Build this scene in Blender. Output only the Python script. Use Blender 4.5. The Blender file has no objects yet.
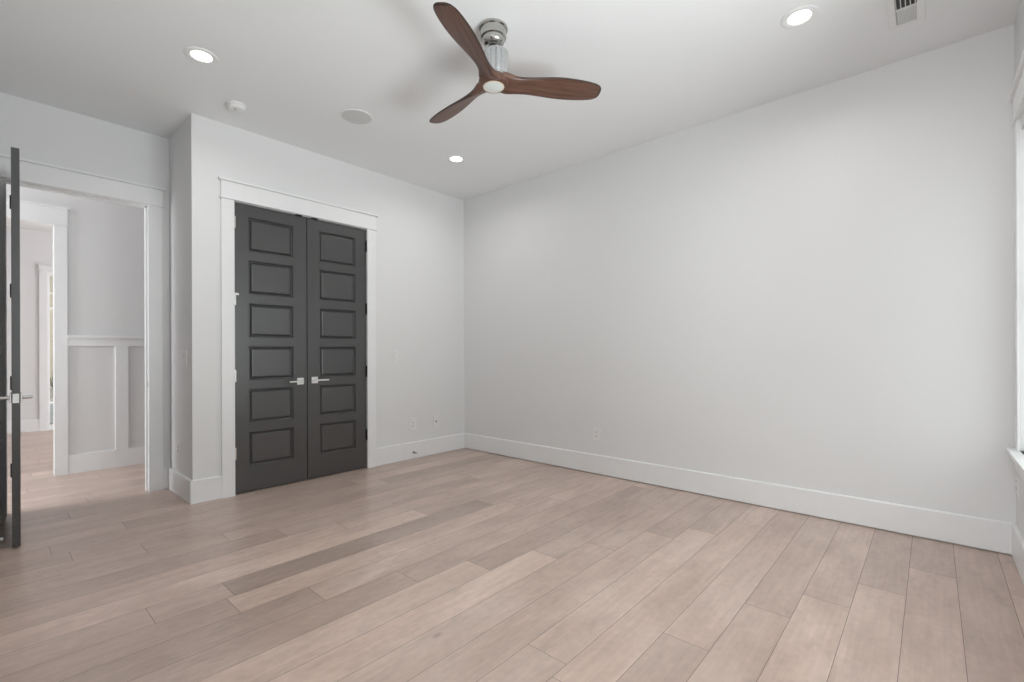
import bpy, bmesh, math, random
from mathutils import Vector, Matrix
random.seed(7)
S = bpy.context.scene
COL = S.collection

# ------------------------------------------------------------------ camera
cam_d = bpy.data.cameras.new('camera'); cam = bpy.data.objects.new('camera', cam_d); COL.objects.link(cam)
cam_d.sensor_fit = 'HORIZONTAL'; cam_d.sensor_width = 36.0
cam_d.lens = 470.74 / 1024 * 36.0
cam_d.shift_y = 11.31 / 1024
cam_d.clip_start = 0.02
CAM = Vector((4.3037, -3.9373, 1.1762))
cam.matrix_world = (Matrix.Translation(CAM) @ Matrix.Rotation(math.radians(41.7364), 4, 'Z')
                    @ Matrix.Rotation(math.radians(90), 4, 'X') @ Matrix.Rotation(math.radians(-0.1814), 4, 'Z'))
S.camera = cam

# ------------------------------------------------------------------ world, light, exposure
S.view_settings.view_transform = 'Standard'; S.view_settings.look = 'None'
S.view_settings.gamma = 1.0; S.view_settings.use_curve_mapping = False
S.view_settings.exposure = 0.0
WORLD = 0.45
w = bpy.data.worlds.new('world'); S.world = w; w.use_nodes = True
bg = w.node_tree.nodes['Background']
bg.inputs['Color'].default_value = (0.93, 0.97, 1.0, 1); bg.inputs['Strength'].default_value = 1.0 * WORLD

def area(name, loc, direction, sx, sy, power, color=(1, 1, 1), shape='RECTANGLE', spread=180):
    d = bpy.data.lights.new(name, 'AREA'); d.shape = shape; d.size = sx; d.size_y = sy
    d.energy = power; d.color = color; d.spread = math.radians(spread)
    o = bpy.data.objects.new(name, d); COL.objects.link(o); o.location = loc
    o.rotation_euler = Vector(direction).to_track_quat('-Z', 'Y').to_euler()
    return o

H = 3.05          # ceiling height
W = 4.661         # window wall
YF = -3.96        # front wall face
YB = -2.859       # face of the closet return
XE = -0.667       # entry door wall face
XH = -2.002       # far wall of the hall
XP = -5.83        # far wall of the room beyond the hall
BT = 0.018; BH = 0.186

DAY = (0.955, 0.98, 1.0)
POWER = dict(win1=24, win1up=0.1, win2=38, win2up=205, rear=54, rear_up=0.1, hall1=15, hall2=124, foyer=195, porch=420, down=4.3)
# daylight at the seen and unseen window, plus upward lamps added to brighten the ceiling
area('daylight_window', (W + 0.75, -0.66, 1.75), (-1, 0, -0.1), 1.2, 2.0, POWER['win1'], DAY)
area('ceiling_fill_window', (W + 0.75, -0.66, 0.35), (-1, 0, 0.75), 1.2, 0.9, POWER['win1up'], DAY)
area('daylight_window', (W + 0.75, -2.375, 1.75), (-1, 0, -0.1), 1.8, 2.0, POWER['win2'], DAY)  # lamp added outside the unseen window to light the room
area('ceiling_fill_window', (W + 1.6, -2.35, 0.25), (-1, 0.05, 0.40), 2.6, 1.1, POWER['win2up'], DAY)
# fill lamps added behind the camera, in the hall and in the foyer
area('fill_light_rear', (4.1, -5.9, 1.5), (-0.2, 1, 0.0), 1.0, 2.8, POWER['rear'], DAY)
area('ceiling_fill_rear', (4.1, -5.7, 0.4), (-0.2, 1, 0.9), 1.0, 0.8, POWER['rear_up'], DAY)
area('fill_light_hall', (-1.4, 2.3, 1.7), (0, -1, 0), 1.1, 2.2, POWER['hall1'], DAY)
area('fill_light_hall', (-1.4, -7.1, 1.7), (0, 1, 0), 1.1, 2.2, POWER['hall2'], DAY)
area('fill_light_foyer', (-3.9, 2.2, 1.7), (0, -1, 0), 3.0, 2.4, POWER['foyer'], DAY)
area('fill_light_porch', (-7.0, -5.6, 3.2), (0, 1, -.7), 1.6, 1.6, POWER['porch'], DAY)  # lamp added to brighten the porch behind the sidelight

# ------------------------------------------------------------------ materials
def mat(name, col, rough=0.5, metal=0.0, spec=0.5, noise=0.0, nscale=40, bump=0.0, stretch=None, coat=0):
    m = bpy.data.materials.new(name); m.use_nodes = True; nt = m.node_tree; b = nt.nodes['Principled BSDF']
    b.inputs['Base Color'].default_value = (*col, 1); b.inputs['Roughness'].default_value = rough
    b.inputs['Metallic'].default_value = metal; b.inputs['Specular IOR Level'].default_value = spec
    b.inputs['Coat Weight'].default_value = coat; b.inputs['Coat Roughness'].default_value = 0.26
    if noise or bump:
        tc = nt.nodes.new('ShaderNodeTexCoord'); mp = nt.nodes.new('ShaderNodeMapping')
        nt.links.new(tc.outputs['Object'], mp.inputs['Vector'])
        if stretch: mp.inputs['Scale'].default_value = stretch
        n = nt.nodes.new('ShaderNodeTexNoise'); n.inputs['Scale'].default_value = nscale; n.inputs['Detail'].default_value = 5
        nt.links.new(mp.outputs[0], n.inputs['Vector'])
        if noise:
            r = nt.nodes.new('ShaderNodeMapRange'); r.inputs['From Min'].default_value = 0.3; r.inputs['From Max'].default_value = 0.7
            r.inputs['To Min'].default_value = 1 - noise; r.inputs['To Max'].default_value = 1 + noise
            nt.links.new(n.outputs['Fac'], r.inputs['Value'])
            mx = nt.nodes.new('ShaderNodeVectorMath'); mx.operation = 'SCALE'; mx.inputs[0].default_value = col
            nt.links.new(r.outputs[0], mx.inputs['Scale']); nt.links.new(mx.outputs[0], b.inputs['Base Color'])
        if bump:
            bp = nt.nodes.new('ShaderNodeBump'); bp.inputs['Strength'].default_value = bump; bp.inputs['Distance'].default_value = 0.002
            nt.links.new(n.outputs['Fac'], bp.inputs['Height']); nt.links.new(bp.outputs[0], b.inputs['Normal'])
    return m

def emit(name, col, s):
    m = mat(name, col); b = m.node_tree.nodes['Principled BSDF']
    b.inputs['Emission Color'].default_value = (*col, 1); b.inputs['Emission Strength'].default_value = s
    return m

M = {}
M['wall'] = mat('wall_paint', (0.80, 0.80, 0.803), 0.55, spec=0.3, bump=0.06, nscale=220)
M['ceil'] = mat('ceiling_paint', (0.865, 0.872, 0.882), 0.8, spec=0.2, bump=0.04, nscale=200)
M['trim'] = mat('trim_paint', (0.865, 0.868, 0.875), 0.32, spec=0.5, noise=0.01, nscale=8)
M['black'] = mat('door_paint', (0.021, 0.021, 0.022), 0.34, spec=0.9, noise=0.05, nscale=14, bump=0.12, stretch=(1, 1, 6), coat=0.8)
M['hinge_black'] = mat('black_metal', (0.012, 0.012, 0.012), 0.4, metal=0.4, noise=0.05)
M['nickel'] = mat('brushed_nickel', (0.72, 0.71, 0.69), 0.22, metal=1.0, noise=0.04, nscale=60)
M['nickel_dark'] = mat('fluted_nickel', (0.62, 0.63, 0.64), 0.22, metal=1.0, noise=0.05, nscale=60)
M['canopy'] = mat('canopy_nickel', (0.50, 0.50, 0.48), 0.16, metal=1.0, noise=0.04, nscale=60)
M['chrome'] = mat('polished_chrome', (0.82, 0.82, 0.82), 0.14, metal=1.0, noise=0.02, nscale=60)
M['plastic'] = mat('white_plastic', (0.84, 0.84, 0.84), 0.35, noise=0.01)
M['plastic_grey'] = mat('grey_plastic', (0.55, 0.55, 0.55), 0.4, noise=0.02)
M['slot'] = mat('dark_slot', (0.03, 0.03, 0.03), 0.6, noise=0.05)
M['vinyl'] = mat('window_vinyl', (0.85, 0.85, 0.85), 0.35, noise=0.01)
M['blind'] = mat('blind_slats', (0.88, 0.88, 0.87), 0.45, noise=0.015, nscale=10)
_nt = M['blind'].node_tree; _pb = _nt.nodes['Principled BSDF']; _tl = _nt.nodes.new('ShaderNodeBsdfTranslucent'); _tl.inputs[0].default_value = (0.85, 0.86, 0.86, 1)
_mx = _nt.nodes.new('ShaderNodeMixShader'); _mx.inputs[0].default_value = 0.28
_nt.links.new(_pb.outputs[0], _mx.inputs[1]); _nt.links.new(_tl.outputs[0], _mx.inputs[2]); _nt.links.new(_mx.outputs[0], _nt.nodes['Material Output'].inputs['Surface'])
M['speaker'] = mat('speaker_grille', (0.66, 0.66, 0.66), 0.7, noise=0.06, nscale=400, bump=0.3)
M['spring'] = mat('dark_spring', (0.22, 0.22, 0.22), 0.3, metal=0.9, noise=0.05)
M['vent_dark'] = mat('vent_duct', (0.05, 0.05, 0.05), 0.7, noise=0.1)
M['lens'] = emit('lamp_lens', (1.0, 0.97, 0.92), 9.0)
M['fan_lens'] = mat('frosted_lens', (0.72, 0.76, 0.74), 0.3, noise=0.02)
M['fan_ring'] = mat('lens_ring', (0.80, 0.72, 0.60), 0.3, metal=0.3, noise=0.03)
M['stucco'] = mat('porch_paint', (0.58, 0.51, 0.40), 0.8, noise=0.08, nscale=20, bump=0.2)
M['stone'] = mat('porch_stone', (0.30, 0.28, 0.25), 0.8, noise=0.5, nscale=18, bump=0.4)
M['leaf'] = mat('leaf', (0.10, 0.12, 0.07), 0.6, noise=0.4, nscale=30)
M['porch_white'] = mat('porch_white', (0.75, 0.78, 0.80), 0.5, noise=0.03)
M['porch_blue'] = mat('porch_blue', (0.55, 0.66, 0.72), 0.5, noise=0.04)

g = bpy.data.materials.new('window_glass'); g.use_nodes = True; nt = g.node_tree; nt.nodes.clear()
o = nt.nodes.new('ShaderNodeOutputMaterial'); mx = nt.nodes.new('ShaderNodeMixShader'); mx.inputs[0].default_value = 0.07
tr = nt.nodes.new('ShaderNodeBsdfTransparent'); gl = nt.nodes.new('ShaderNodeBsdfGlossy'); gl.inputs['Roughness'].default_value = 0.03
tr.inputs[0].default_value = (0.96, 0.98, 0.97, 1)
nt.links.new(tr.outputs[0], mx.inputs[1]); nt.links.new(gl.outputs[0], mx.inputs[2]); nt.links.new(mx.outputs[0], o.inputs[0])
M['glass'] = g

def floor_mat():
    m = bpy.data.materials.new('oak_planks'); m.use_nodes = True; nt = m.node_tree; N = nt.nodes.new; L = nt.links.new
    b = nt.nodes['Principled BSDF']
    at = N('ShaderNodeAttribute'); at.attribute_name = 'tone'
    sd = N('ShaderNodeAttribute'); sd.attribute_name = 'seed'
    tc = N('ShaderNodeTexCoord')
    add = N('ShaderNodeVectorMath'); add.operation = 'ADD'
    comb = N('ShaderNodeCombineXYZ'); ml = N('ShaderNodeMath'); ml.operation = 'MULTIPLY'; ml.inputs[1].default_value = 37.0
    L(sd.outputs['Fac'], ml.inputs[0]); L(ml.outputs[0], comb.inputs['X']); L(ml.outputs[0], comb.inputs['Z'])
    L(tc.outputs['Object'], add.inputs[0]); L(comb.outputs[0], add.inputs[1])
    def noise(scale, st, detail=5, dist=0.0):
        mp = N('ShaderNodeMapping'); mp.inputs['Scale'].default_value = st; L(add.outputs[0], mp.inputs['Vector'])
        n = N('ShaderNodeTexNoise'); n.inputs['Scale'].default_value = scale; n.inputs['Detail'].default_value = detail
        n.inputs['Distortion'].default_value = dist; L(mp.outputs[0], n.inputs['Vector']); return n
    fine = noise(70, (1, 0.05, 1), 6, 0.0)
    cath = noise(10, (1, 0.2, 1), 5, 1.0)
    mott = noise(38, (1, 0.6, 1), 6, 0.0)
    blot = noise(3.2, (1, 0.45, 1), 4, 0.5)
    speck = noise(14, (1, 0.35, 1), 4, 0.6)
    def rng(src, a, b_, c, d):
        r = N('ShaderNodeMapRange'); r.inputs['From Min'].default_value = a; r.inputs['From Max'].default_value = b_
        r.inputs['To Min'].default_value = c; r.inputs['To Max'].default_value = d; L(src, r.inputs['Value']); return r.outputs[0]
    def mul(x, y):
        q = N('ShaderNodeMath'); q.operation = 'MULTIPLY'; L(x, q.inputs[0]); L(y, q.inputs[1]); return q.outputs[0]
    f = mul(mul(rng(fine.outputs['Fac'], .3, .7, .94, 1.05), rng(cath.outputs['Fac'], .3, .7, .92, 1.07)),
            mul(rng(blot.outputs['Fac'], .3, .7, .85, 1.13), mul(rng(speck.outputs['Fac'], .30, .42, .91, 1.0), rng(mott.outputs['Fac'], 0.25, 0.75, .93, 1.07))))
    vm = N('ShaderNodeMapping'); vm.inputs['Scale'].default_value = (1, .55, 1); L(add.outputs[0], vm.inputs['Vector'])
    vo = N('ShaderNodeTexVoronoi'); vo.inputs['Scale'].default_value = 1.7; L(vm.outputs[0], vo.inputs['Vector'])
    f = mul(mul(f, rng(vo.outputs['Distance'], .006, .030, .62, 1.0)), at.outputs['Fac'])
    hue = N('ShaderNodeMix'); hue.data_type = 'RGBA'
    hue.inputs['A'].default_value = (0.610, 0.458, 0.385, 1); hue.inputs['B'].default_value = (0.585, 0.460, 0.397, 1)
    L(rng(blot.outputs['Fac'], .35, .65, 0, 1), hue.inputs['Factor'])
    sc = N('ShaderNodeVectorMath'); sc.operation = 'SCALE'; L(hue.outputs['Result'], sc.inputs[0]); L(f, sc.inputs['Scale'])
    L(sc.outputs[0], b.inputs['Base Color'])
    b.inputs['Specular IOR Level'].default_value = 0.65
    L(rng(blot.outputs['Fac'], .3, .7, .30, .36), b.inputs['Roughness'])
    bp = N('ShaderNodeBump'); bp.inputs['Strength'].default_value = 0.0; bp.inputs['Distance'].default_value = 0.001
    L(fine.outputs['Fac'], bp.inputs['Height']); L(bp.outputs[0], b.inputs['Normal'])
    return m
M['floor'] = floor_mat()
M['seam'] = mat('plank_seam', (0.16, 0.12, 0.10), 0.8, noise=0.1)

def wood_mat():
    m = bpy.data.materials.new('walnut_blade'); m.use_nodes = True; nt = m.node_tree; N = nt.nodes.new; L = nt.links.new
    b = nt.nodes['Principled BSDF']; tc = N('ShaderNodeTexCoord'); mp = N('ShaderNodeMapping'); mp.inputs['Scale'].default_value = (0.09, 1, 1)
    L(tc.outputs['Object'], mp.inputs['Vector'])
    n = N('ShaderNodeTexNoise'); n.inputs['Scale'].default_value = 55; n.inputs['Detail'].default_value = 6; n.inputs['Distortion'].default_value = 0.6
    L(mp.outputs[0], n.inputs['Vector'])
    r = N('ShaderNodeValToRGB'); r.color_ramp.elements[0].position = .3; r.color_ramp.elements[1].position = .72
    r.color_ramp.elements[0].color = (0.075, 0.034, 0.024, 1); r.color_ramp.elements[1].color = (0.165, 0.083, 0.058, 1)
    L(n.outputs['Fac'], r.inputs[0]); L(r.outputs[0], b.inputs['Base Color'])
    b.inputs['Roughness'].default_value = 0.38
    return m
M['walnut'] = wood_mat()
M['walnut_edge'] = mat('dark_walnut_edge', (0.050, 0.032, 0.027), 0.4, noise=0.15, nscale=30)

# ------------------------------------------------------------------ mesh helpers
def finish(name, bm, m, parent=None, smooth=False, bevel=0.0, seg=2):
    bmesh.ops.recalc_face_normals(bm, faces=bm.faces)
    me = bpy.data.meshes.new(name); bm.to_mesh(me); bm.free()
    mats = m if isinstance(m, (list, tuple)) else [m]
    for q in mats: me.materials.append(q)
    if smooth:
        for p in me.polygons: p.use_smooth = True
    o = bpy.data.objects.new(name, me); COL.objects.link(o)
    if bevel:
        b = o.modifiers.new('bevel', 'BEVEL'); b.width = bevel; b.segments = seg; b.limit_method = 'ANGLE'; b.angle_limit = math.radians(40)
    if smooth:
        try: me.set_sharp_from_angle(angle=math.radians(38))
        except Exception: pass
    if parent is not None: o.parent = parent
    return o

def box(bm, x0, x1, y0, y1, z0, z1):
    vs = [bm.verts.new((x, y, z)) for x in (x0, x1) for y in (y0, y1) for z in (z0, z1)]
    for f in ((0, 1, 3, 2), (4, 6, 7, 5), (0, 4, 5, 1), (2, 3, 7, 6), (0, 2, 6, 4), (1, 5, 7, 3)):
        bm.faces.new([vs[i] for i in f])
    return vs

def boxes(*bs):
    bm = bmesh.new()
    for b in bs: box(bm, *b)
    return bm

def lathe(bm, prof, n=40, c=(0, 0, 0), axis='Z'):
    rings = []
    for r, z in prof:
        ring = []
        for i in range(n):
            a = 2 * math.pi * i / n
            if axis == 'Z': p = (c[0] + r * math.cos(a), c[1] + r * math.sin(a), c[2] + z)
            elif axis == 'X': p = (c[0] + z, c[1] + r * math.cos(a), c[2] + r * math.sin(a))
            else: p = (c[0] + r * math.cos(a), c[1] + z, c[2] + r * math.sin(a))
            ring.append(bm.verts.new(p))
        rings.append(ring)
    for a, b in zip(rings, rings[1:]):
        for i in range(n): bm.faces.new((a[i], a[(i + 1) % n], b[(i + 1) % n], b[i]))
    bm.faces.new(rings[0]); bm.faces.new(rings[-1])
    return bm

def tag(o, label=None, cat=None, group=None, kind=None):
    if label: o['label'] = label
    if cat: o['category'] = cat
    if group: o['group'] = group
    if kind: o['kind'] = kind
    return o

def struct(name, bm, m, label, cat, **k):
    return tag(finish(name, bm, m, **k), label, cat, kind='structure')

def empty(name, loc, label, cat, group=None, kind=None, rz=0):
    o = bpy.data.objects.new(name, None); COL.objects.link(o); o.location = loc; o.rotation_euler.z = rz
    o.empty_display_size = 0.1
    return tag(o, label, cat, group, kind)

def copy_tree(o, parent=None):
    c = o.copy(); COL.objects.link(c); c.parent = parent
    for ch in list(o.children): copy_tree(ch, c)
    return c

# ------------------------------------------------------------------ floor: one mesh of planks running along Y
def build_floor():
    PW = 0.187; X0 = 4.209
    joints = {-3: [-.64], -2: [-2.9, .1], -1: [-.594], 0: [-.993], 1: [-1.302], 2: [-1.575], 3: [-2.046], 4: [-.47], 5: [-.81, -2.48],
              6: [-1.05, -3.2], 7: [-1.455, -3.5], 8: [-1.77], 9: [-2.122], 10: [-2.46], 11: [-2.86], 12: [-3.167], 13: [-1.33, -3.13, -3.444],
              14: [-1.80, -4.3], 15: [-2.32], 16: [-2.645], 17: [-2.912], 18: [-1.19, -3.298], 19: [-1.505], 20: [-3.678], 21: [-3.30]}
    tones = {(-3, 0): .98, (-3, 1): 1.03, (-2, 0): .95, (-2, 1): .95, (-1, 0): .90, (-1, 1): 1.02, (0, 0): .92, (0, 1): 1.02, (1, 0): .98, (1, 1): 1.05,
             (2, 0): .95, (2, 1): .97, (3, 0): 1.0, (3, 1): .93, (4, 0): 1.0, (4, 1): 1.03, (5, 0): .93, (5, 1): 1.03, (5, 2): .98,
             (6, 0): .93, (6, 1): 1.0, (7, 0): .96, (7, 1): 1.0, (8, 0): .94, (8, 1): 1.12, (9, 0): .93, (9, 1): 1.08,
             (10, 0): .98, (10, 1): .96, (11, 0): 1.0, (11, 1): .90, (12, 0): 1.05, (12, 1): .97, (13, 0): .97, (13, 1): .84, (13, 2): .98,
             (14, 0): .98, (14, 1): 1.10, (15, 0): 1.02, (15, 1): 1.05, (16, 0): .95, (16, 1): .93, (17, 0): 1.0, (17, 1): .96,
             (18, 0): .94, (18, 1): .95, (18, 2): 1.0, (19, 0): .87, (19, 1): .97, (20, 0): .95, (20, 1): 1.02, (21, 0): .93, (21, 1): 1.0}
    YT, YBm = 0.3, -7.2
    bm = bmesh.new(); tl = bm.faces.layers.float.new('tone'); sl = bm.faces.layers.float.new('seed')
    rnd = random.Random(5)
    # dark underlay seen in the joints
    vs = [bm.verts.new(p) for p in ((-10, YBm, -.0016), (4.9, YBm, -.0016), (4.9, YT + 2, -.0016), (-10, YT + 2, -.0016))]
    f = bm.faces.new(vs); f.material_index = 1
    for c in range(-4, 76):
        x1 = X0 - PW * c; x0 = x1 - PW
        js = list(joints.get(c, []))
        if not js: js = [-(rnd.random() * 1.9 + .1)]
        lo = min(js); hi = max(js); key = {}
        y = lo
        while y > YBm: y -= 1.75 + rnd.random() * .35; js.append(y)
        y = hi
        while y < YT + 2: y += 1.75 + rnd.random() * .35; js.append(y)
        js = sorted(js, reverse=True)
        base = js.index(hi)          # plank below js[base-1]..; the plank just above hi is index 0
        for i in range(len(js) - 1):
            yt, yb = js[i], js[i + 1]
            if yb > YT + 2 or yt < YBm: continue
            t = tones.get((c, i - base + 1), None)
            if t is None: t = rnd.uniform(.93, 1.06)
            t = 1 + (t - 1) * 1.45
            gp = .0009
            v = [bm.verts.new(p) for p in ((x0 + gp, max(yb, YBm) + gp, 0), (x1 - gp, max(yb, YBm) + gp, 0), (x1 - gp, min(yt, YT + 2) - gp, 0), (x0 + gp, min(yt, YT + 2) - gp, 0))]
            f = bm.faces.new(v); f[tl] = t; f[sl] = rnd.random() * 3
    return struct('floor', bm, [M['floor'], M['seam']], 'pale taupe oak plank floor running through bedroom and hall', 'floor')
build_floor()

# ------------------------------------------------------------------ walls and ceiling
TW = 0.12
bm = boxes((-9.0, W + .12, -7.2, 2.4, H, H + .12))
struct('ceiling', bm, M['ceil'], 'flat white painted ceiling over the room', 'ceiling')
# wall_left : the closet wall, with the double-door opening
CL0, CL1, DH = -2.567, -1.336, 2.436
struct('wall_left', boxes((-TW, 0, YB, CL0, 0, H), (-TW, 0, CL1, 0.12, 0, H), (-TW, 0, CL0, CL1, DH, H)), M['wall'],
       'white wall holding the dark double closet doors', 'wall')
struct('wall_return', boxes((XE - TW, -TW, YB, YB + TW, 0, H)), M['wall'], 'short white return wall between closet corner and hall doorway', 'wall')
struct('wall_back', boxes((-TW, W + .16, 0, .12, 0, H)), M['wall'], 'long plain white wall right of the closet wall', 'wall')
OE0, OE1 = -3.838, -3.005
struct('wall_entry', boxes((XE - TW, XE, YF - .12, OE0, 0, H), (XE - TW, XE, OE1, YB + TW, 0, H), (XE - TW, XE, OE0, OE1, DH, H)), M['wall'],
       'white wall around the hall doorway', 'wall')
struct('wall_front', boxes((XE, 3.72, YF - .12, YF, 0, H), (3.60, 3.72, -5.6, YF - .12, 0, H)), M['wall'], 'white wall on the camera side of the room', 'wall')
# window wall with two openings, the unseen one widened to soften its light
WY = [(-1.12, -0.19), (-3.25, -1.50)]; WZ0, WZ1 = 0.63, 2.436
struct('wall_right', boxes((W, W + .16, -0.19, 0, 0, H), (W, W + .16, -1.50, -1.12, 0, H), (W, W + .16, -5.6, -3.25, 0, H),
                           (W, W + .16, -1.12, -.19, 0, WZ0), (W, W + .16, -1.12, -.19, WZ1, H),
                           (W, W + .16, -3.25, -1.50, 0, WZ0), (W, W + .16, -3.25, -1.50, WZ1, H)), M['wall'],
       'white wall with the windows at the right edge', 'wall')
# closet interior
struct('wall_closet', boxes((-.80, -.72, YB + TW, .12, 0, H)), M['wall'], 'white back wall inside the closet', 'wall')
# hall far wall with a cased opening
HO0, HO1 = -4.75, -3.487
struct('wall_hall', boxes((XH - TW, XH, HO1, 2.2, 0, H), (XH - TW, XH, -7.2, HO0, 0, H), (XH - TW, XH, HO0, HO1, 2.415, H)), M['wall'],
       'white panelled hall wall seen through the doorway', 'wall')
struct('wall_foyer', boxes((XP - TW, XP, -7.2, -3.29, 0, H), (XP - TW, XP, -3.29, -2.9, 2.44, H), (XP - TW, XP, -3.29, -2.9, 0, .02), (XP - TW, XP, -2.9, 2.2, 0, H)), M['wall'],
       'distant white wall seen through both doorways', 'wall')

# ------------------------------------------------------------------ baseboards
def bb(name, segs, label, lift=0.003):
    """segs: (x0,y0,x1,y1,nx,ny) along a wall face, board thickness towards the normal"""
    bm = bmesh.new()
    for x0, y0, x1, y1, nx, ny in segs:
        prof = [(0, lift), (BT, lift), (BT, BH - .006), (BT - .006, BH), (0, BH)]
        a = [bm.verts.new((x0 + nx * d, y0 + ny * d, z)) for d, z in prof]
        b = [bm.verts.new((x1 + nx * d, y1 + ny * d, z)) for d, z in prof]
        n = len(prof)
        for i in range(n): bm.faces.new((a[i], a[(i + 1) % n], b[(i + 1) % n], b[i]))
        bm.faces.new(a); bm.faces.new(b)
    return struct(name, bm, M['trim'], label, 'baseboard')
CW = 0.093
bb('baseboard_left', [(0, YB, 0, CL0 - CW, 1, 0), (0, CL1 + CW, 0, 0, 1, 0)], 'tall white baseboard along the closet wall')
bb('baseboard_return', [(XE, YB, BT, YB, 0, -1)], 'tall white baseboard on the short return wall')
bb('baseboard_entry', [(XE, OE1 + CW, XE, YB - BT, 1, 0)], 'sliver of white baseboard beside the hall doorway')
bb('baseboard_back', [(BT, 0, W - BT, 0, 0, -1)], 'tall white baseboard along the long plain wall', lift=0.009)
bb('baseboard_right', [(W, 0, W, -5.5, -1, 0)], 'tall white baseboard under the windows')
bb('baseboard_front', [(XE, YF, 3.72, YF, 0, 1)], 'tall white baseboard on the camera side')
bb('baseboard_foyer', [(XP, -7, XP, -3.38, 1, 0)], 'white baseboard on the distant foyer wall')

# ------------------------------------------------------------------ casings
def casing_x(name, xf, y0, y1, zt, label, s=1, cw=CW, jd=TW, t=.02, hh=.145, extra=()):
    """craftsman casing on a wall face x=xf, room on the +x side when s=1, opening y0..y1 up to zt"""
    bm = bmesh.new()
    def bx(a, b, *r): box(bm, min(a, b), max(a, b), *r)
    f = xf
    bx(f, f + s * t, y0 - cw, y0 + .004, 0, zt); bx(f, f + s * t, y1 - .004, y1 + cw, 0, zt)
    bx(f, f + s * (t + .012), y0 - cw - .010, y1 + cw + .010, zt, zt + .014)
    bx(f, f + s * (t + .004), y0 - cw - .002, y1 + cw + .002, zt + .014, zt + hh)
    bx(f, f + s * (t + .024), y0 - cw - .020, y1 + cw + .020, zt + hh, zt + hh + .016)
    # jamb lining
    jt = .018
    bx(f - s * jd, f, y0 - .0005, y0 + .003, 0, zt); bx(f - s * jd, f, y1 - .003, y1 + .0005, 0, zt)
    bx(f - s * jd, f, y0, y1, zt - .003, zt + .0005)
    for e in extra: bx(*e)
    return struct(name, bm, M['trim'], label, 'door trim', bevel=.0015, seg=1)
casing_x('trim_1', 0, CL0, CL1, DH, 'white casing framing the dark closet doors')
casing_x('trim_2', XE, OE0, OE1, DH, 'white casing framing the open hall doorway',
         extra=[(XE - .085, XE - .045, OE1 - .014, OE1, 0, DH), (XE - .085, XE - .045, OE0, OE0 + .010, 0, DH), (XE - .085, XE - .045, OE0, OE1, DH - .014, DH)])
casing_x('trim_3', XH, HO0, HO1, 2.415, 'white casing around the opening in the hall wall', cw=.09, hh=.165)
casing_x('trim_4', XP, -3.29, -2.9, 2.44, 'distant white casing beside the glazed sidelight', hh=.08)
# strike plate in the jamb
tag(finish('strike_plate', boxes((XE - .03, XE - .005, OE1 - .0045, OE1 - .003, .885, .945), (XE - .024, XE - .012, OE1 - .0055, OE1 - .0045, .90, .93)), M['nickel']),
    'small metal strike plate on the hall doorway jamb', 'strike plate')

# hall wainscot on the far hall wall
def wainscot():
    bm = bmesh.new(); x = XH; t = .016
    y0 = HO1 + .09; yend = 2.1
    box(bm, x, x + t, y0, yend, 0.0, .184)
    box(bm, x, x + t, y0, yend, 1.252, 1.335)
    box(bm, x, x + .036, y0, yend, 1.335, 1.358)
    box(bm, x, x + t + .006, y0, yend, 1.318, 1.335)
    box(bm, x, x + t, y0, y0 + .006, .184, 1.252)
    y = -3.037
    while y < yend:
        box(bm, x, x + t, y, y + .105, .184, 1.252); y += .457
    return struct('trim_5', bm, M['trim'], 'white wainscot frame and chair rail on the hall wall', 'wall panelling', bevel=.001, seg=1)
wainscot()

# ------------------------------------------------------------------ doors
LEAF_T = .036
def leaf_mesh(w, h, pan_x0, pan_x1, rows, both=True):
    """slab in local coords: width along +Y 0..w, front face at x=0, back at x=-LEAF_T, z 0..h; moulded panels cut in"""
    bm = bmesh.new()
    ys = sorted({0, w, pan_x0, pan_x1}); zs = sorted({0, h} | {r for p in rows for r in p})
    def grid(x, sgn):
        vd = {}
        def v(y, z):
            k = (round(y, 5), round(z, 5))
            if k not in vd: vd[k] = bm.verts.new((x, y, z))
            return vd[k]
        for i in range(len(ys) - 1):
            for j in range(len(zs) - 1):
                a, b, c, d = ys[i], ys[i + 1], zs[j], zs[j + 1]
                isp = abs(a - pan_x0) < 1e-6 and any(abs(c - r[0]) < 1e-6 for r in rows)
                if not isp: bm.faces.new((v(a, c), v(b, c), v(b, d), v(a, d)))
                else:
                    prev = [v(a, c), v(b, c), v(b, d), v(a, d)]
                    for ins, dep in ((.002, .010), (.010, .017), (.014, .017), (.027, .005), (.031, .004)):
                        cur = [bm.verts.new((x - sgn * dep, yy, zz)) for yy, zz in ((a + ins, c + ins), (b - ins, c + ins), (b - ins, d - ins), (a + ins, d - ins))]
                        for q in range(4): bm.faces.new((prev[q], prev[(q + 1) % 4], cur[(q + 1) % 4], cur[q]))
                        prev = cur
                    bm.faces.new(prev)
        return vd
    A = grid(0, 1); B = grid(-LEAF_T, -1)
    # close edges
    def rim(fixed, vals, k):
        for i in range(len(vals) - 1):
            p = [(fixed, vals[i]), (fixed, vals[i + 1])] if k == 'y' else [(vals[i], fixed), (vals[i + 1], fixed)]
            p = [(round(a, 5), round(b, 5)) for a, b in p]
            bm.faces.new((A[p[0]], A[p[1]], B[p[1]], B[p[0]]))
    rim(0, zs, 'y'); rim(w, zs, 'y'); rim(0, ys, 'z'); rim(h, ys, 'z')
    return bm

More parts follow.
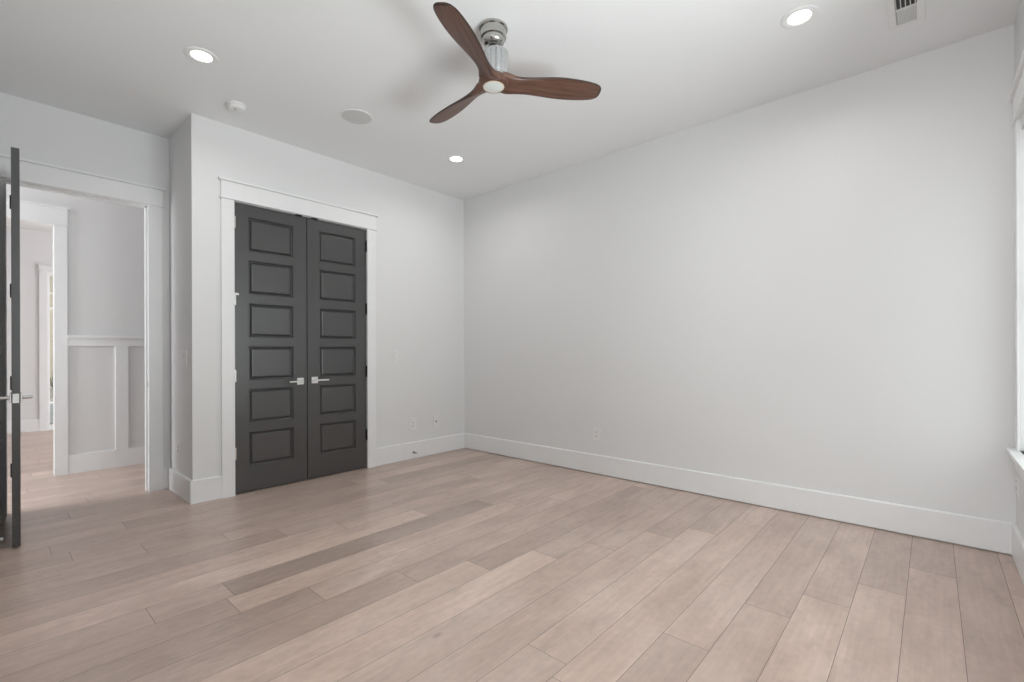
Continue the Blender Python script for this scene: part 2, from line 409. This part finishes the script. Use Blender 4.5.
ROWS = [(.507 - .286 + .3636 * k, .507 + .3636 * k) for k in range(6)]
def hinge(parent, x, y, z, m, s=1):
    bm = bmesh.new()
    lathe(bm, [(.0065, -.05), (.0065, .05)], 14, (x, y, z))
    lathe(bm, [(.0045, -.058), (.0085, -.054), (.0085, -.05)], 12, (x, y, z)); lathe(bm, [(.0085, .05), (.0085, .054), (.0045, .058)], 12, (x, y, z))
    box(bm, x - .012, x + .001, y - .016 if s < 0 else y - .001, y + .001 if s < 0 else y + .016, z - .05, z + .05)
    box(bm, x - .012, x - .002, y - .011, y + .011, z - .048, z + .048)
    return finish('hinge', bm, m, parent, smooth=True)

def lever(parent, x, y, z, d, nx=1):
    """square rose at (x,y,z) on a face with normal nx*x; the lever points towards d*y"""
    bm = boxes((min(x, x + nx * .009), max(x, x + nx * .009), y - .031, y + .031, z - .031, z + .031))
    r = finish('rosette', bm, M['chrome'], parent, bevel=.002)
    bm = bmesh.new(); lathe(bm, [(.011, 0), (.011, nx * .045)], 20, (x + nx * .008, y, z), 'X')
    a, b = sorted((y - d * .012, y + d * .118)); xx = sorted((x + nx * .045, x + nx * .058))
    box(bm, xx[0], xx[1], a, b, z - .0075, z + .0075)
    finish('lever', bm, M['chrome'], r, bevel=.0025)
    return r

XD = -.004   # face of the closet doors
lw = (CL1 - CL0 - .006 - .006 - .007) / 2
d1 = struct('door_1', leaf_mesh(lw, DH - .018, .113, lw - .124, [(a - .008, b - .008) for a, b in ROWS]), M['black'],
            'dark grey six-panel left leaf of the closet double doors', 'door')
d1.location = (XD, CL0 + .006, .008)
d2 = struct('door_2', leaf_mesh(lw, DH - .018, .116, lw - .120, [(a - .008, b - .008) for a, b in ROWS]), M['black'],
            'dark grey six-panel right leaf of the closet double doors', 'door')
d2.location = (XD, CL1 - .006 - lw, .008)
HZ = (2.255, 1.617, .98, .335)
for z in HZ: hinge(d1, .007, -.004, z, M['nickel'], 1)
for z in HZ: hinge(d2, .007, lw + .004, z, M['hinge_black'], -1)
lever(d1, 0, lw - .062, .911, -1); lever(d2, 0, .064, .915, 1)
for d, y in ((d1, lw - .07), (d2, .07)):
    finish('ball_catch', boxes((-.03, .004, y - .03, y + .03, DH - .019, DH - .006), (-.02, .008, y - .012, y + .012, DH - .024, DH - .019)), M['hinge_black'], d)
# hinge-pin door stop on the left leaf
bm = bmesh.new(); lathe(bm, [(.004, 0), (.004, .045)], 12, (.016, .0, 1.655), 'X'); lathe(bm, [(.008, .045), (.008, .058), (.005, .06)], 14, (.016, .0, 1.655), 'X')
box(bm, 0.002, .02, -.006, .03, 1.650, 1.662)
finish('pin_stop', bm, M['chrome'], d1, smooth=True)

# hall door, opened a little past square into the room
dw = .812
d3 = struct('door_3', leaf_mesh(dw, DH - .022, .13, dw - .13, [(a - .008, b - .008) for a, b in ROWS]), M['black'],
            'dark grey hall door standing open edge-on at the left', 'door')
# local: +Y along the width, -X the thickness.  world width direction is +X (turned a little past a right angle)
ang = math.radians(-92.1)
# far left corner of the leaf in the room at (XE+.012, -3.803)
d3.rotation_euler.z = ang
d3.location = (XE + .022, -3.799, .010)
for z in (2.262, 1.622, .955, .325):
    bm = bmesh.new()
    lathe(bm, [(.0075, -.05), (.0075, .05)], 14, (.008, -.010, z))
    box(bm, -.030, .004, -.0025, 0, z - .05, z + .05)
    box(bm, .000, .010, -.012, -.001, z - .05, z + .05)
    finish('hinge', bm, M['hinge_black'], d3, smooth=True)
lever(d3, 0, dw - .062, .898, -1, 1); lever(d3, -LEAF_T, dw - .062, .898, -1, -1)
finish('latch_plate', boxes((-LEAF_T + .004, -.004, dw, dw + .0015, .868, .925), (-LEAF_T + .011, -.012, dw + .0015, dw + .010, .885, .91)), M['chrome'], d3, bevel=.001, seg=1)

# ------------------------------------------------------------------ windows
def window(n, y0, y1, label, m_frame=None):
    fx = W + .085
    t = bmesh.new(); fw = .05
    for (a, b, c, d) in ((y0, y1, WZ0, WZ0 + fw), (y0, y1, WZ1 - fw, WZ1), (y0, y0 + fw, WZ0 + fw, WZ1 - fw), (y1 - fw, y1, WZ0 + fw, WZ1 - fw)):
        box(t, fx, fx + .05, a, b, c, d)
    zm = (WZ0 + WZ1) / 2
    box(t, fx + .005, fx + .04, y0 + fw, y1 - fw, zm - .02, zm + .02)
    o = struct('window_%d' % n, t, M['vinyl'], label, 'window', bevel=.002, seg=1)
    finish('pane', boxes((fx + .02, fx + .024, y0 + fw, y1 - fw, WZ0 + fw, zm - .02), (fx + .02, fx + .024, y0 + fw, y1 - fw, zm + .02, WZ1 - fw)), M['glass'], o)
    # interior casing, stool and apron
    bm = bmesh.new(); s = .012; cw = .093
    box(bm, W - s, W, y0 - cw, y0 + .003, WZ0, WZ1); box(bm, W - s, W, y1 - .003, y1 + cw, WZ0, WZ1)
    box(bm, W - s - .008, W, y0 - cw - .01, y1 + cw + .01, WZ1, WZ1 + .014)
    box(bm, W - s - .003, W, y0 - cw, y1 + cw, WZ1 + .014, WZ1 + .145)
    box(bm, W - s - .020, W, y0 - cw - .02, y1 + cw + .02, WZ1 + .145, WZ1 + .161)
    box(bm, W, W + .085, y0 - .001, y1 + .001, WZ0 - .024, WZ0)
    box(bm, W - s - .034, W, y0 - cw - .025, y1 + cw + .025, WZ0 - .024, WZ0)
    box(bm, W - s, W, y0 - cw, y1 + cw, WZ0 - .115, WZ0 - .024)
    box(bm, W, W + .085, y0, y0 + .003, WZ0, WZ1); box(bm, W, W + .085, y1 - .003, y1, WZ0, WZ1); box(bm, W, W + .085, y0, y1, WZ1 - .003, WZ1)
    struct('trim_%d' % (10 + n), bm, M['trim'], 'white casing and stool around ' + ('the window at the right edge' if n == 1 else 'the window nearer the camera'), 'window trim', bevel=.0015, seg=1)
window(1, WY[0][0], WY[0][1], 'white framed window at the right edge of the room')
window(3, WY[1][0], WY[1][1], 'white framed window nearer the camera, out of view')

def blind(y0, y1, z0, z1, label):
    root = empty('window_blind', (W + .04, (y0 + y1) / 2, WZ0), label, 'blind')
    x = 0; a, b = y0 - (y0 + y1) / 2 + .006, y1 - (y0 + y1) / 2 - .006
    finish('head_rail', boxes((x - .034, x + .026, a, b, WZ1 - WZ0 - .062, WZ1 - WZ0 - .004)), M['blind'], root, bevel=.002, seg=1)
    zz = z1 - WZ0 - .09; k = 0; bm = bmesh.new(); th = math.radians(48)
    while zz > z0 - WZ0 + .03:
        c, s = math.cos(th) * .024, math.sin(th) * .024
        q = []
        for y in (a, b):
            for dx, dz in ((-c, -s), (c, s), (c, s + .0028), (-c, -s + .0028)): q.append(bm.verts.new((x + dx, y, zz + dz)))
        for f in ((0, 1, 2, 3), (7, 6, 5, 4), (0, 4, 5, 1), (1, 5, 6, 2), (2, 6, 7, 3), (3, 7, 4, 0)): bm.faces.new([q[i] for i in f])
        zz -= .042
    finish('slats', bm, M['blind'], root)
    finish('bottom_rail', boxes((x - .026, x + .026, a, b, z0 - WZ0 + .004, z0 - WZ0 + .022)), M['blind'], root, bevel=.002, seg=1)
    for yy in (a + .12, b - .12):
        finish('ladder_tape', boxes((x - .0275, x - .0262, yy - .004, yy + .004, z0 - WZ0 + .02, WZ1 - WZ0 - .06)), M['blind'], root)
    return root
blind(WY[0][0], WY[0][1], WZ0, WZ1, 'white slatted blind hanging in the window at the right edge')

# sidelight at the end of the foyer
t = bmesh.new()
for (a, b, c, d) in ((-3.29, -2.9, .02, .08), (-3.29, -2.9, 2.38, 2.437), (-3.287, -3.262, .08, 2.38), (-2.94, -2.903, .08, 2.38), (-3.262, -2.94, 2.10, 2.125), (-3.262, -2.94, 1.86, 1.90)):
    box(t, XP - .08, XP - .04, a, b, c, d)
o = struct('window_2', t, M['vinyl'], 'narrow glazed sidelight at the far end of the foyer', 'window')
finish('pane', boxes((XP - .062, XP - .058, -3.262, -2.94, .08, 2.38)), M['glass'], o)
# porch beyond the sidelight
tag(finish('porch_column', boxes((-7.9, -7.6, -3.55, -2.6, 0, 3.0), (-7.93, -7.57, -3.58, -2.57, 0, .25), (-7.93, -7.57, -3.58, -2.57, 2.55, 2.7)), M['stucco']),
    'tan porch column seen through the distant sidelight', 'column')
root = empty('potted_plant', (-6.9, -3.10, .36), 'small dark plant on the white bench outside the sidelight', 'plant')
bm = bmesh.new(); lathe(bm, [(.09, 0), (.13, .2), (.14, .22), (.12, .22)], 24); finish('pot', bm, M['stone'], root, smooth=True)
bm = bmesh.new()
for i in range(60):
    a = random.random() * 6.28; r = random.random() * .16; h = .22 + random.random() * .38
    v0 = Vector((r * .3 * math.cos(a), r * .3 * math.sin(a), .2)); v1 = Vector((r * math.cos(a), r * math.sin(a), h)); sd = Vector((-math.sin(a), math.cos(a), 0)) * .022
    mid = (v0 + v1) / 2
    q = [bm.verts.new(v0), bm.verts.new(mid + sd), bm.verts.new(v1), bm.verts.new(mid - sd), bm.verts.new(mid + Vector((0, 0, .006)))]
    for i0, i1 in ((0, 1), (1, 2), (2, 3), (3, 0)): bm.faces.new((q[i0], q[i1], q[4]))
finish('foliage', bm, M['leaf'], root)
root = empty('porch_bench', (-6.9, -3.10, 0), 'low white and pale blue slatted bench outside the sidelight', 'bench')
finish('seat', boxes((-.25, .25, -.5, .5, .32, .355)), M['porch_white'], root)
finish('front_panel', boxes((.20, .24, -.5, .5, .02, .09), (.20, .24, -.5, .5, .10, .19), (.20, .24, -.5, .5, .20, .32)), M['porch_blue'], root)
for a in (-.48, .44): finish('leg', boxes((-.24, .2, a, a + .04, 0, .32)), M['porch_white'], root)
tag(finish('porch_floor', boxes((-9, XP - .13, -5, -1.5, -.12, -.002)), M['stucco']), kind='structure', label='porch slab outside the sidelight', cat='floor')

# ------------------------------------------------------------------ wall plates (built facing +X at the origin, base on the wall)
def plate(name, loc, rz, label, cat, kind, w=.072, h=.116, gangs=1, group=None):
    r = empty(name, loc, label, cat, group, rz=rz)
    finish('cover_plate', boxes((0, .006, -w / 2, w / 2, -h / 2, h / 2)), M['plastic'], r, bevel=.002)
    if kind == 'switch':
        for i in range(gangs):
            y = (i - (gangs - 1) / 2) * .046
            bm = bmesh.new(); box(bm, .006, .0075, y - .0175, y + .0175, -.0345, .0345)
            finish('rocker_frame', bm, M['plastic_grey'], r)
            bm = bmesh.new(); v = box(bm, .0075, .011, y - .0155, y + .0155, -.0325, .0325)
            for q in v:
                if q.co.x > .01 and q.co.z > 0: q.co.x -= .0025
            finish('rocker', bm, M['plastic'], r)
    elif kind == 'outlet':
        finish('socket_body', boxes((.006, .009, -.017, .017, -.034, .034)), M['plastic'], r, bevel=.001, seg=1)
        for z in (-.019, .019):
            finish('socket_slots', boxes((.009, .0096, -.008, -.005, z - .004, z + .006), (.009, .0096, .005, .008, z - .004, z + .005), (.009, .0096, -.002, .002, z - .011, z - .007)), M['slot'], r)
    else:
        bm = bmesh.new(); lathe(bm, [(.008, .006), (.008, .009), (.0048, .009), (.0048, .018), (.003, .018)], 16, (0, 0, .0), 'X'); finish('coax_jack', bm, M['slot'], r, smooth=True)
        for z in (-.046, .04): finish('screw', boxes((.006, .0072, -.003, .003, z, z + .006)), M['plastic_grey'], r)
    return r
plate('light_switch', (0, -.997, 1.142), 0, 'white rocker switch on the wall right of the closet', 'light switch', 'switch', .078, .122)
plate('power_outlet', (0, -.772, .383), 0, 'white outlet low on the closet wall, left of the cable jack', 'outlet', 'outlet', .085, .132)
plate('cable_jack', (0, -.448, .378), 0, 'white cable jack plate with dark centre near the corner', 'wall jack', 'jack', .078, .122)
plate('power_outlet', (1.888, 0, .384), -math.pi / 2, 'white outlet low on the long plain wall', 'outlet', 'outlet', .078, .125)
plate('power_outlet', (W, -.11, .43), math.pi, 'white outlet below the window at the right corner', 'outlet', 'outlet', .072, .116)
plate('light_switch', (-.215, YB, 1.14), -math.pi / 2, 'three-gang white switch plate on the short return wall', 'light switch', 'switch', .165, .122, 3)
plate('power_outlet', (-.37, YB, .385), -math.pi / 2, 'white outlet low on the short return wall', 'outlet', 'outlet', .078, .125)

def door_stop(loc, rz, label):
    r = empty('door_stop', loc, label, 'door stop', rz=rz)
    bm = bmesh.new(); lathe(bm, [(.013, 0), (.013, .004), (.008, .006)], 20, (0, 0, 0), 'X')
    prof = []; x = .006
    while x < .062: prof += [(.0052, x), (.0068, x + .002)]; x += .004
    lathe(bm, prof, 16, (0, 0, 0), 'X')
    finish('spring', bm, M['spring'], r, smooth=True)
    bm = bmesh.new(); lathe(bm, [(.007, .062), (.0095, .065), (.0095, .076), (.006, .080)], 18, (0, 0, 0), 'X')
    finish('rubber_tip', bm, M['plastic'], r, smooth=True)
    return r
door_stop((BT, -.775, .072), 0, 'spring door stop on the baseboard right of the closet')
door_stop((.075, YF + BT, .050), math.pi / 2, 'white-tipped door stop behind the open hall door')

# ------------------------------------------------------------------ ceiling things
def downlight(loc, label, power):
    r = empty('recessed_light', loc, label, 'ceiling light', 'recessed ceiling lights')
    bm = bmesh.new(); lathe(bm, [(.092, 0), (.092, -.004), (.086, -.007), (.062, -.005), (.056, -.001), (.056, .0)], 48)
    finish('trim_ring', bm, M['plastic'], r, smooth=True)
    bm = bmesh.new(); lathe(bm, [(.0555, -.0005), (.0555, -.002), (.054, -.0025)], 40); finish('lens', bm, M['lens'], r, smooth=True)
    d = bpy.data.lights.new('lamp', 'AREA'); d.shape = 'DISK'; d.size = .10; d.energy = power; d.color = (1, .975, .945); d.spread = math.radians(160)
    l = bpy.data.objects.new('lamp', d); COL.objects.link(l); l.parent = r; l.location = (0, 0, -.009)
    return r
downlight((.873, -3.022, H), 'round recessed light near the hall doorway, left in the photo', POWER['down'])
downlight((.87, -.892, H), 'round recessed light nearest the far corner', POWER['down'])
downlight((3.754, -.892, H), 'round recessed light beside the air vent', POWER['down'])
downlight((3.754, -3.022, H), 'round recessed light above the camera, out of view', POWER['down'])

r = empty('smoke_detector', (.392, -2.668, H), 'small round white smoke detector near the closet corner', 'smoke detector')
bm = bmesh.new(); lathe(bm, [(.066, 0), (.066, -.012), (.060, -.014)], 40); finish('base', bm, M['plastic'], r, smooth=True)
bm = bmesh.new(); lathe(bm, [(.056, -.014), (.058, -.020), (.055, -.034), (.045, -.040), (.012, -.042), (.001, -.042)], 40); finish('cover', bm, M['plastic'], r, smooth=True)
bm = bmesh.new(); lathe(bm, [(.010, -.0415), (.010, -.045), (.008, -.046)], 16, (.02, -.012, 0)); finish('test_button', bm, M['plastic_grey'], r, smooth=True)

r = empty('ceiling_speaker', (.90, -1.965, H), 'round flush in-ceiling speaker left of the fan', 'speaker')
bm = bmesh.new(); lathe(bm, [(.122, 0), (.122, -.005), (.116, -.006), (.113, -.004), (.113, -.003)], 56); finish('rim', bm, M['plastic'], r, smooth=True)
bm = bmesh.new(); lathe(bm, [(.1125, -.001), (.1125, -.005), (.06, -.0056), (.001, -.006)], 56); finish('grille', bm, M['speaker'], r, smooth=True)

r = empty('air_vent', (4.203, -.41, H), 'rectangular white ceiling air vent near the window corner', 'air vent')
hw, L = .078, .52
bm = bmesh.new()
box(bm, -hw, -.045, -L, 0, -.008, 0); box(bm, .045, hw, -L, 0, -.008, 0); box(bm, -.045, .045, -.034, 0, -.008, 0); box(bm, -.045, .045, -L, -L + .034, -.008, 0)
box(bm, -.045, .045, -.190, -.182, -.009, 0); box(bm, -.045, .045, -.345, -.337, -.009, 0)
finish('frame', bm, M['plastic'], r, bevel=.0015, seg=1)
finish('duct', boxes((-.045, .045, -L + .034, -.034, -.0012, -.0004)), M['vent_dark'], r)
def slats(ya, yb, lean, n=9, name='slats'):
    bm = bmesh.new()
    for i in range(n):
        x = -.040 + i * .080 / (n - 1)
        q = []
        for y in (ya, yb):
            for dx, z in ((0, -.0085), (.0012, -.0085), (.0012 + lean, -.0015), (lean, -.0015)): q.append(bm.verts.new((x + dx, y, z)))
        for f in ((0, 1, 2, 3), (7, 6, 5, 4), (0, 4, 5, 1), (1, 5, 6, 2), (2, 6, 7, 3), (3, 7, 4, 0)): bm.faces.new([q[k] for k in f])
    return finish(name, bm, M['plastic'], r)
slats(-.182, -.034, .010); slats(-.337, -.190, -.004, 5); slats(-L + .034, -.345, -.004, 5)
finish('damper', boxes((-.044, .044, -.181, -.035, -.003, -.0014)), M['plastic_grey'], r)

# ------------------------------------------------------------------ ceiling fan
FC = (2.420, -1.978)
fan = empty('ceiling_fan', (FC[0], FC[1], H), 'three-blade ceiling fan with walnut propeller blades and nickel motor', 'ceiling fan')
bm = bmesh.new(); lathe(bm, [(.078, 0), (.083, -.006), (.083, -.016), (.075, -.020), (.0735, -.062), (.064, -.064), (.064, -.078), (.060, -.092), (.048, -.102), (.024, -.104)], 56)
finish('canopy', bm, M['canopy'], fan, smooth=True)
bm = bmesh.new(); lathe(bm, [(.023, -.1035), (.023, -.1055), (.020, -.106)], 28); finish('downrod_hole_shade', bm, M['slot'], fan, smooth=True)  # dark ring standing in for the shaded hole around the downrod
bm = bmesh.new(); lathe(bm, [(.011, -.105), (.011, -.146)], 28); finish('downrod', bm, M['nickel'], fan, smooth=True)
bm = bmesh.new()
n = 120; prof = [(.052, -.138), (.064, -.141), (.071, -.150), (.071, -.280), (.066, -.292)]
ox, oy = .011, .009
rings = []
for rr, z in prof:
    ring = []
    for i in range(n):
        q = rr - (.006 if i % 8 in (0, 1) and rr > .07 else 0)
        ring.append(bm.verts.new((ox + q * math.cos(2 * math.pi * i / n), oy + q * math.sin(2 * math.pi * i / n), z)))
    rings.append(ring)
for a, b in zip(rings, rings[1:]):
    for i in range(n): bm.faces.new((a[i], a[(i + 1) % n], b[(i + 1) % n], b[i]))
bm.faces.new(rings[0]); bm.faces.new(rings[-1])
finish('motor_housing', bm, M['nickel_dark'], fan, smooth=True)
bm = bmesh.new(); lathe(bm, [(.060, -.284), (.074, -.290), (.084, -.302), (.087, -.322), (.082, -.335), (.064, -.341)], 56); finish('hub', bm, M['walnut'], fan, smooth=True)
bm = bmesh.new(); lathe(bm, [(.060, -.336), (.061, -.344), (.058, -.346), (.053, -.345), (.053, -.341)], 48); finish('lens_ring', bm, M['fan_ring'], fan, smooth=True)
bm = bmesh.new(); lathe(bm, [(.0535, -.339), (.0535, -.345), (.045, -.347), (.02, -.349), (.001, -.3495)], 48); finish('light_lens', bm, M['fan_lens'], fan, smooth=True)
def blade_mesh():
    R_ = [.02, .05, .08, .11, .15, .20, .26, .33, .40, .47, .54, .59, .616, .634, .645, .649]
    HW = [.066, .074, .068, .056, .050, .052, .060, .071, .078, .079, .074, .067, .059, .048, .034, .014]
    PT = [6, 12, 20, 26, 28, 26, 23, 20, 18, 16, 15, 14, 14, 14, 14, 14]
    TH = [.034, .040, .046, .043, .035, .024, .020, .017, .015, .014, .013, .012, .011, .010, .009, .006]
    OF = [0, 0, .004, .007, .008, .006, .003, 0, -.002, -.003, -.004, -.004, -.004, -.004, -.004, -.004]
    bm = bmesh.new(); rings = []
    sec = []
    K = 24
    for i in range(K):
        a = 2 * math.pi * i / K; ca, sa = math.cos(a), math.sin(a)
        sec.append((math.copysign(abs(ca) ** .75, ca), math.copysign(abs(sa) ** .62, sa)))
    for r_, hw_, p, th, of in zip(R_, HW, PT, TH, OF):
        p = math.radians(p); ring = []
        for a, b in sec:
            s, t = of + a * hw_, b * th / 2
            ring.append(bm.verts.new((r_, s * math.cos(p) + t * math.sin(p), -s * math.sin(p) + t * math.cos(p))))
        rings.append(ring)
    for a, b in zip(rings, rings[1:]):
        for i in range(K):
            f = bm.faces.new((a[i], a[(i + 1) % K], b[(i + 1) % K], b[i]))
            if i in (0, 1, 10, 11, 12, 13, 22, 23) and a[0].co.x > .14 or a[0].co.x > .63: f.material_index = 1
    bm.faces.new(rings[0]); bm.faces.new(rings[-1])
    return bm
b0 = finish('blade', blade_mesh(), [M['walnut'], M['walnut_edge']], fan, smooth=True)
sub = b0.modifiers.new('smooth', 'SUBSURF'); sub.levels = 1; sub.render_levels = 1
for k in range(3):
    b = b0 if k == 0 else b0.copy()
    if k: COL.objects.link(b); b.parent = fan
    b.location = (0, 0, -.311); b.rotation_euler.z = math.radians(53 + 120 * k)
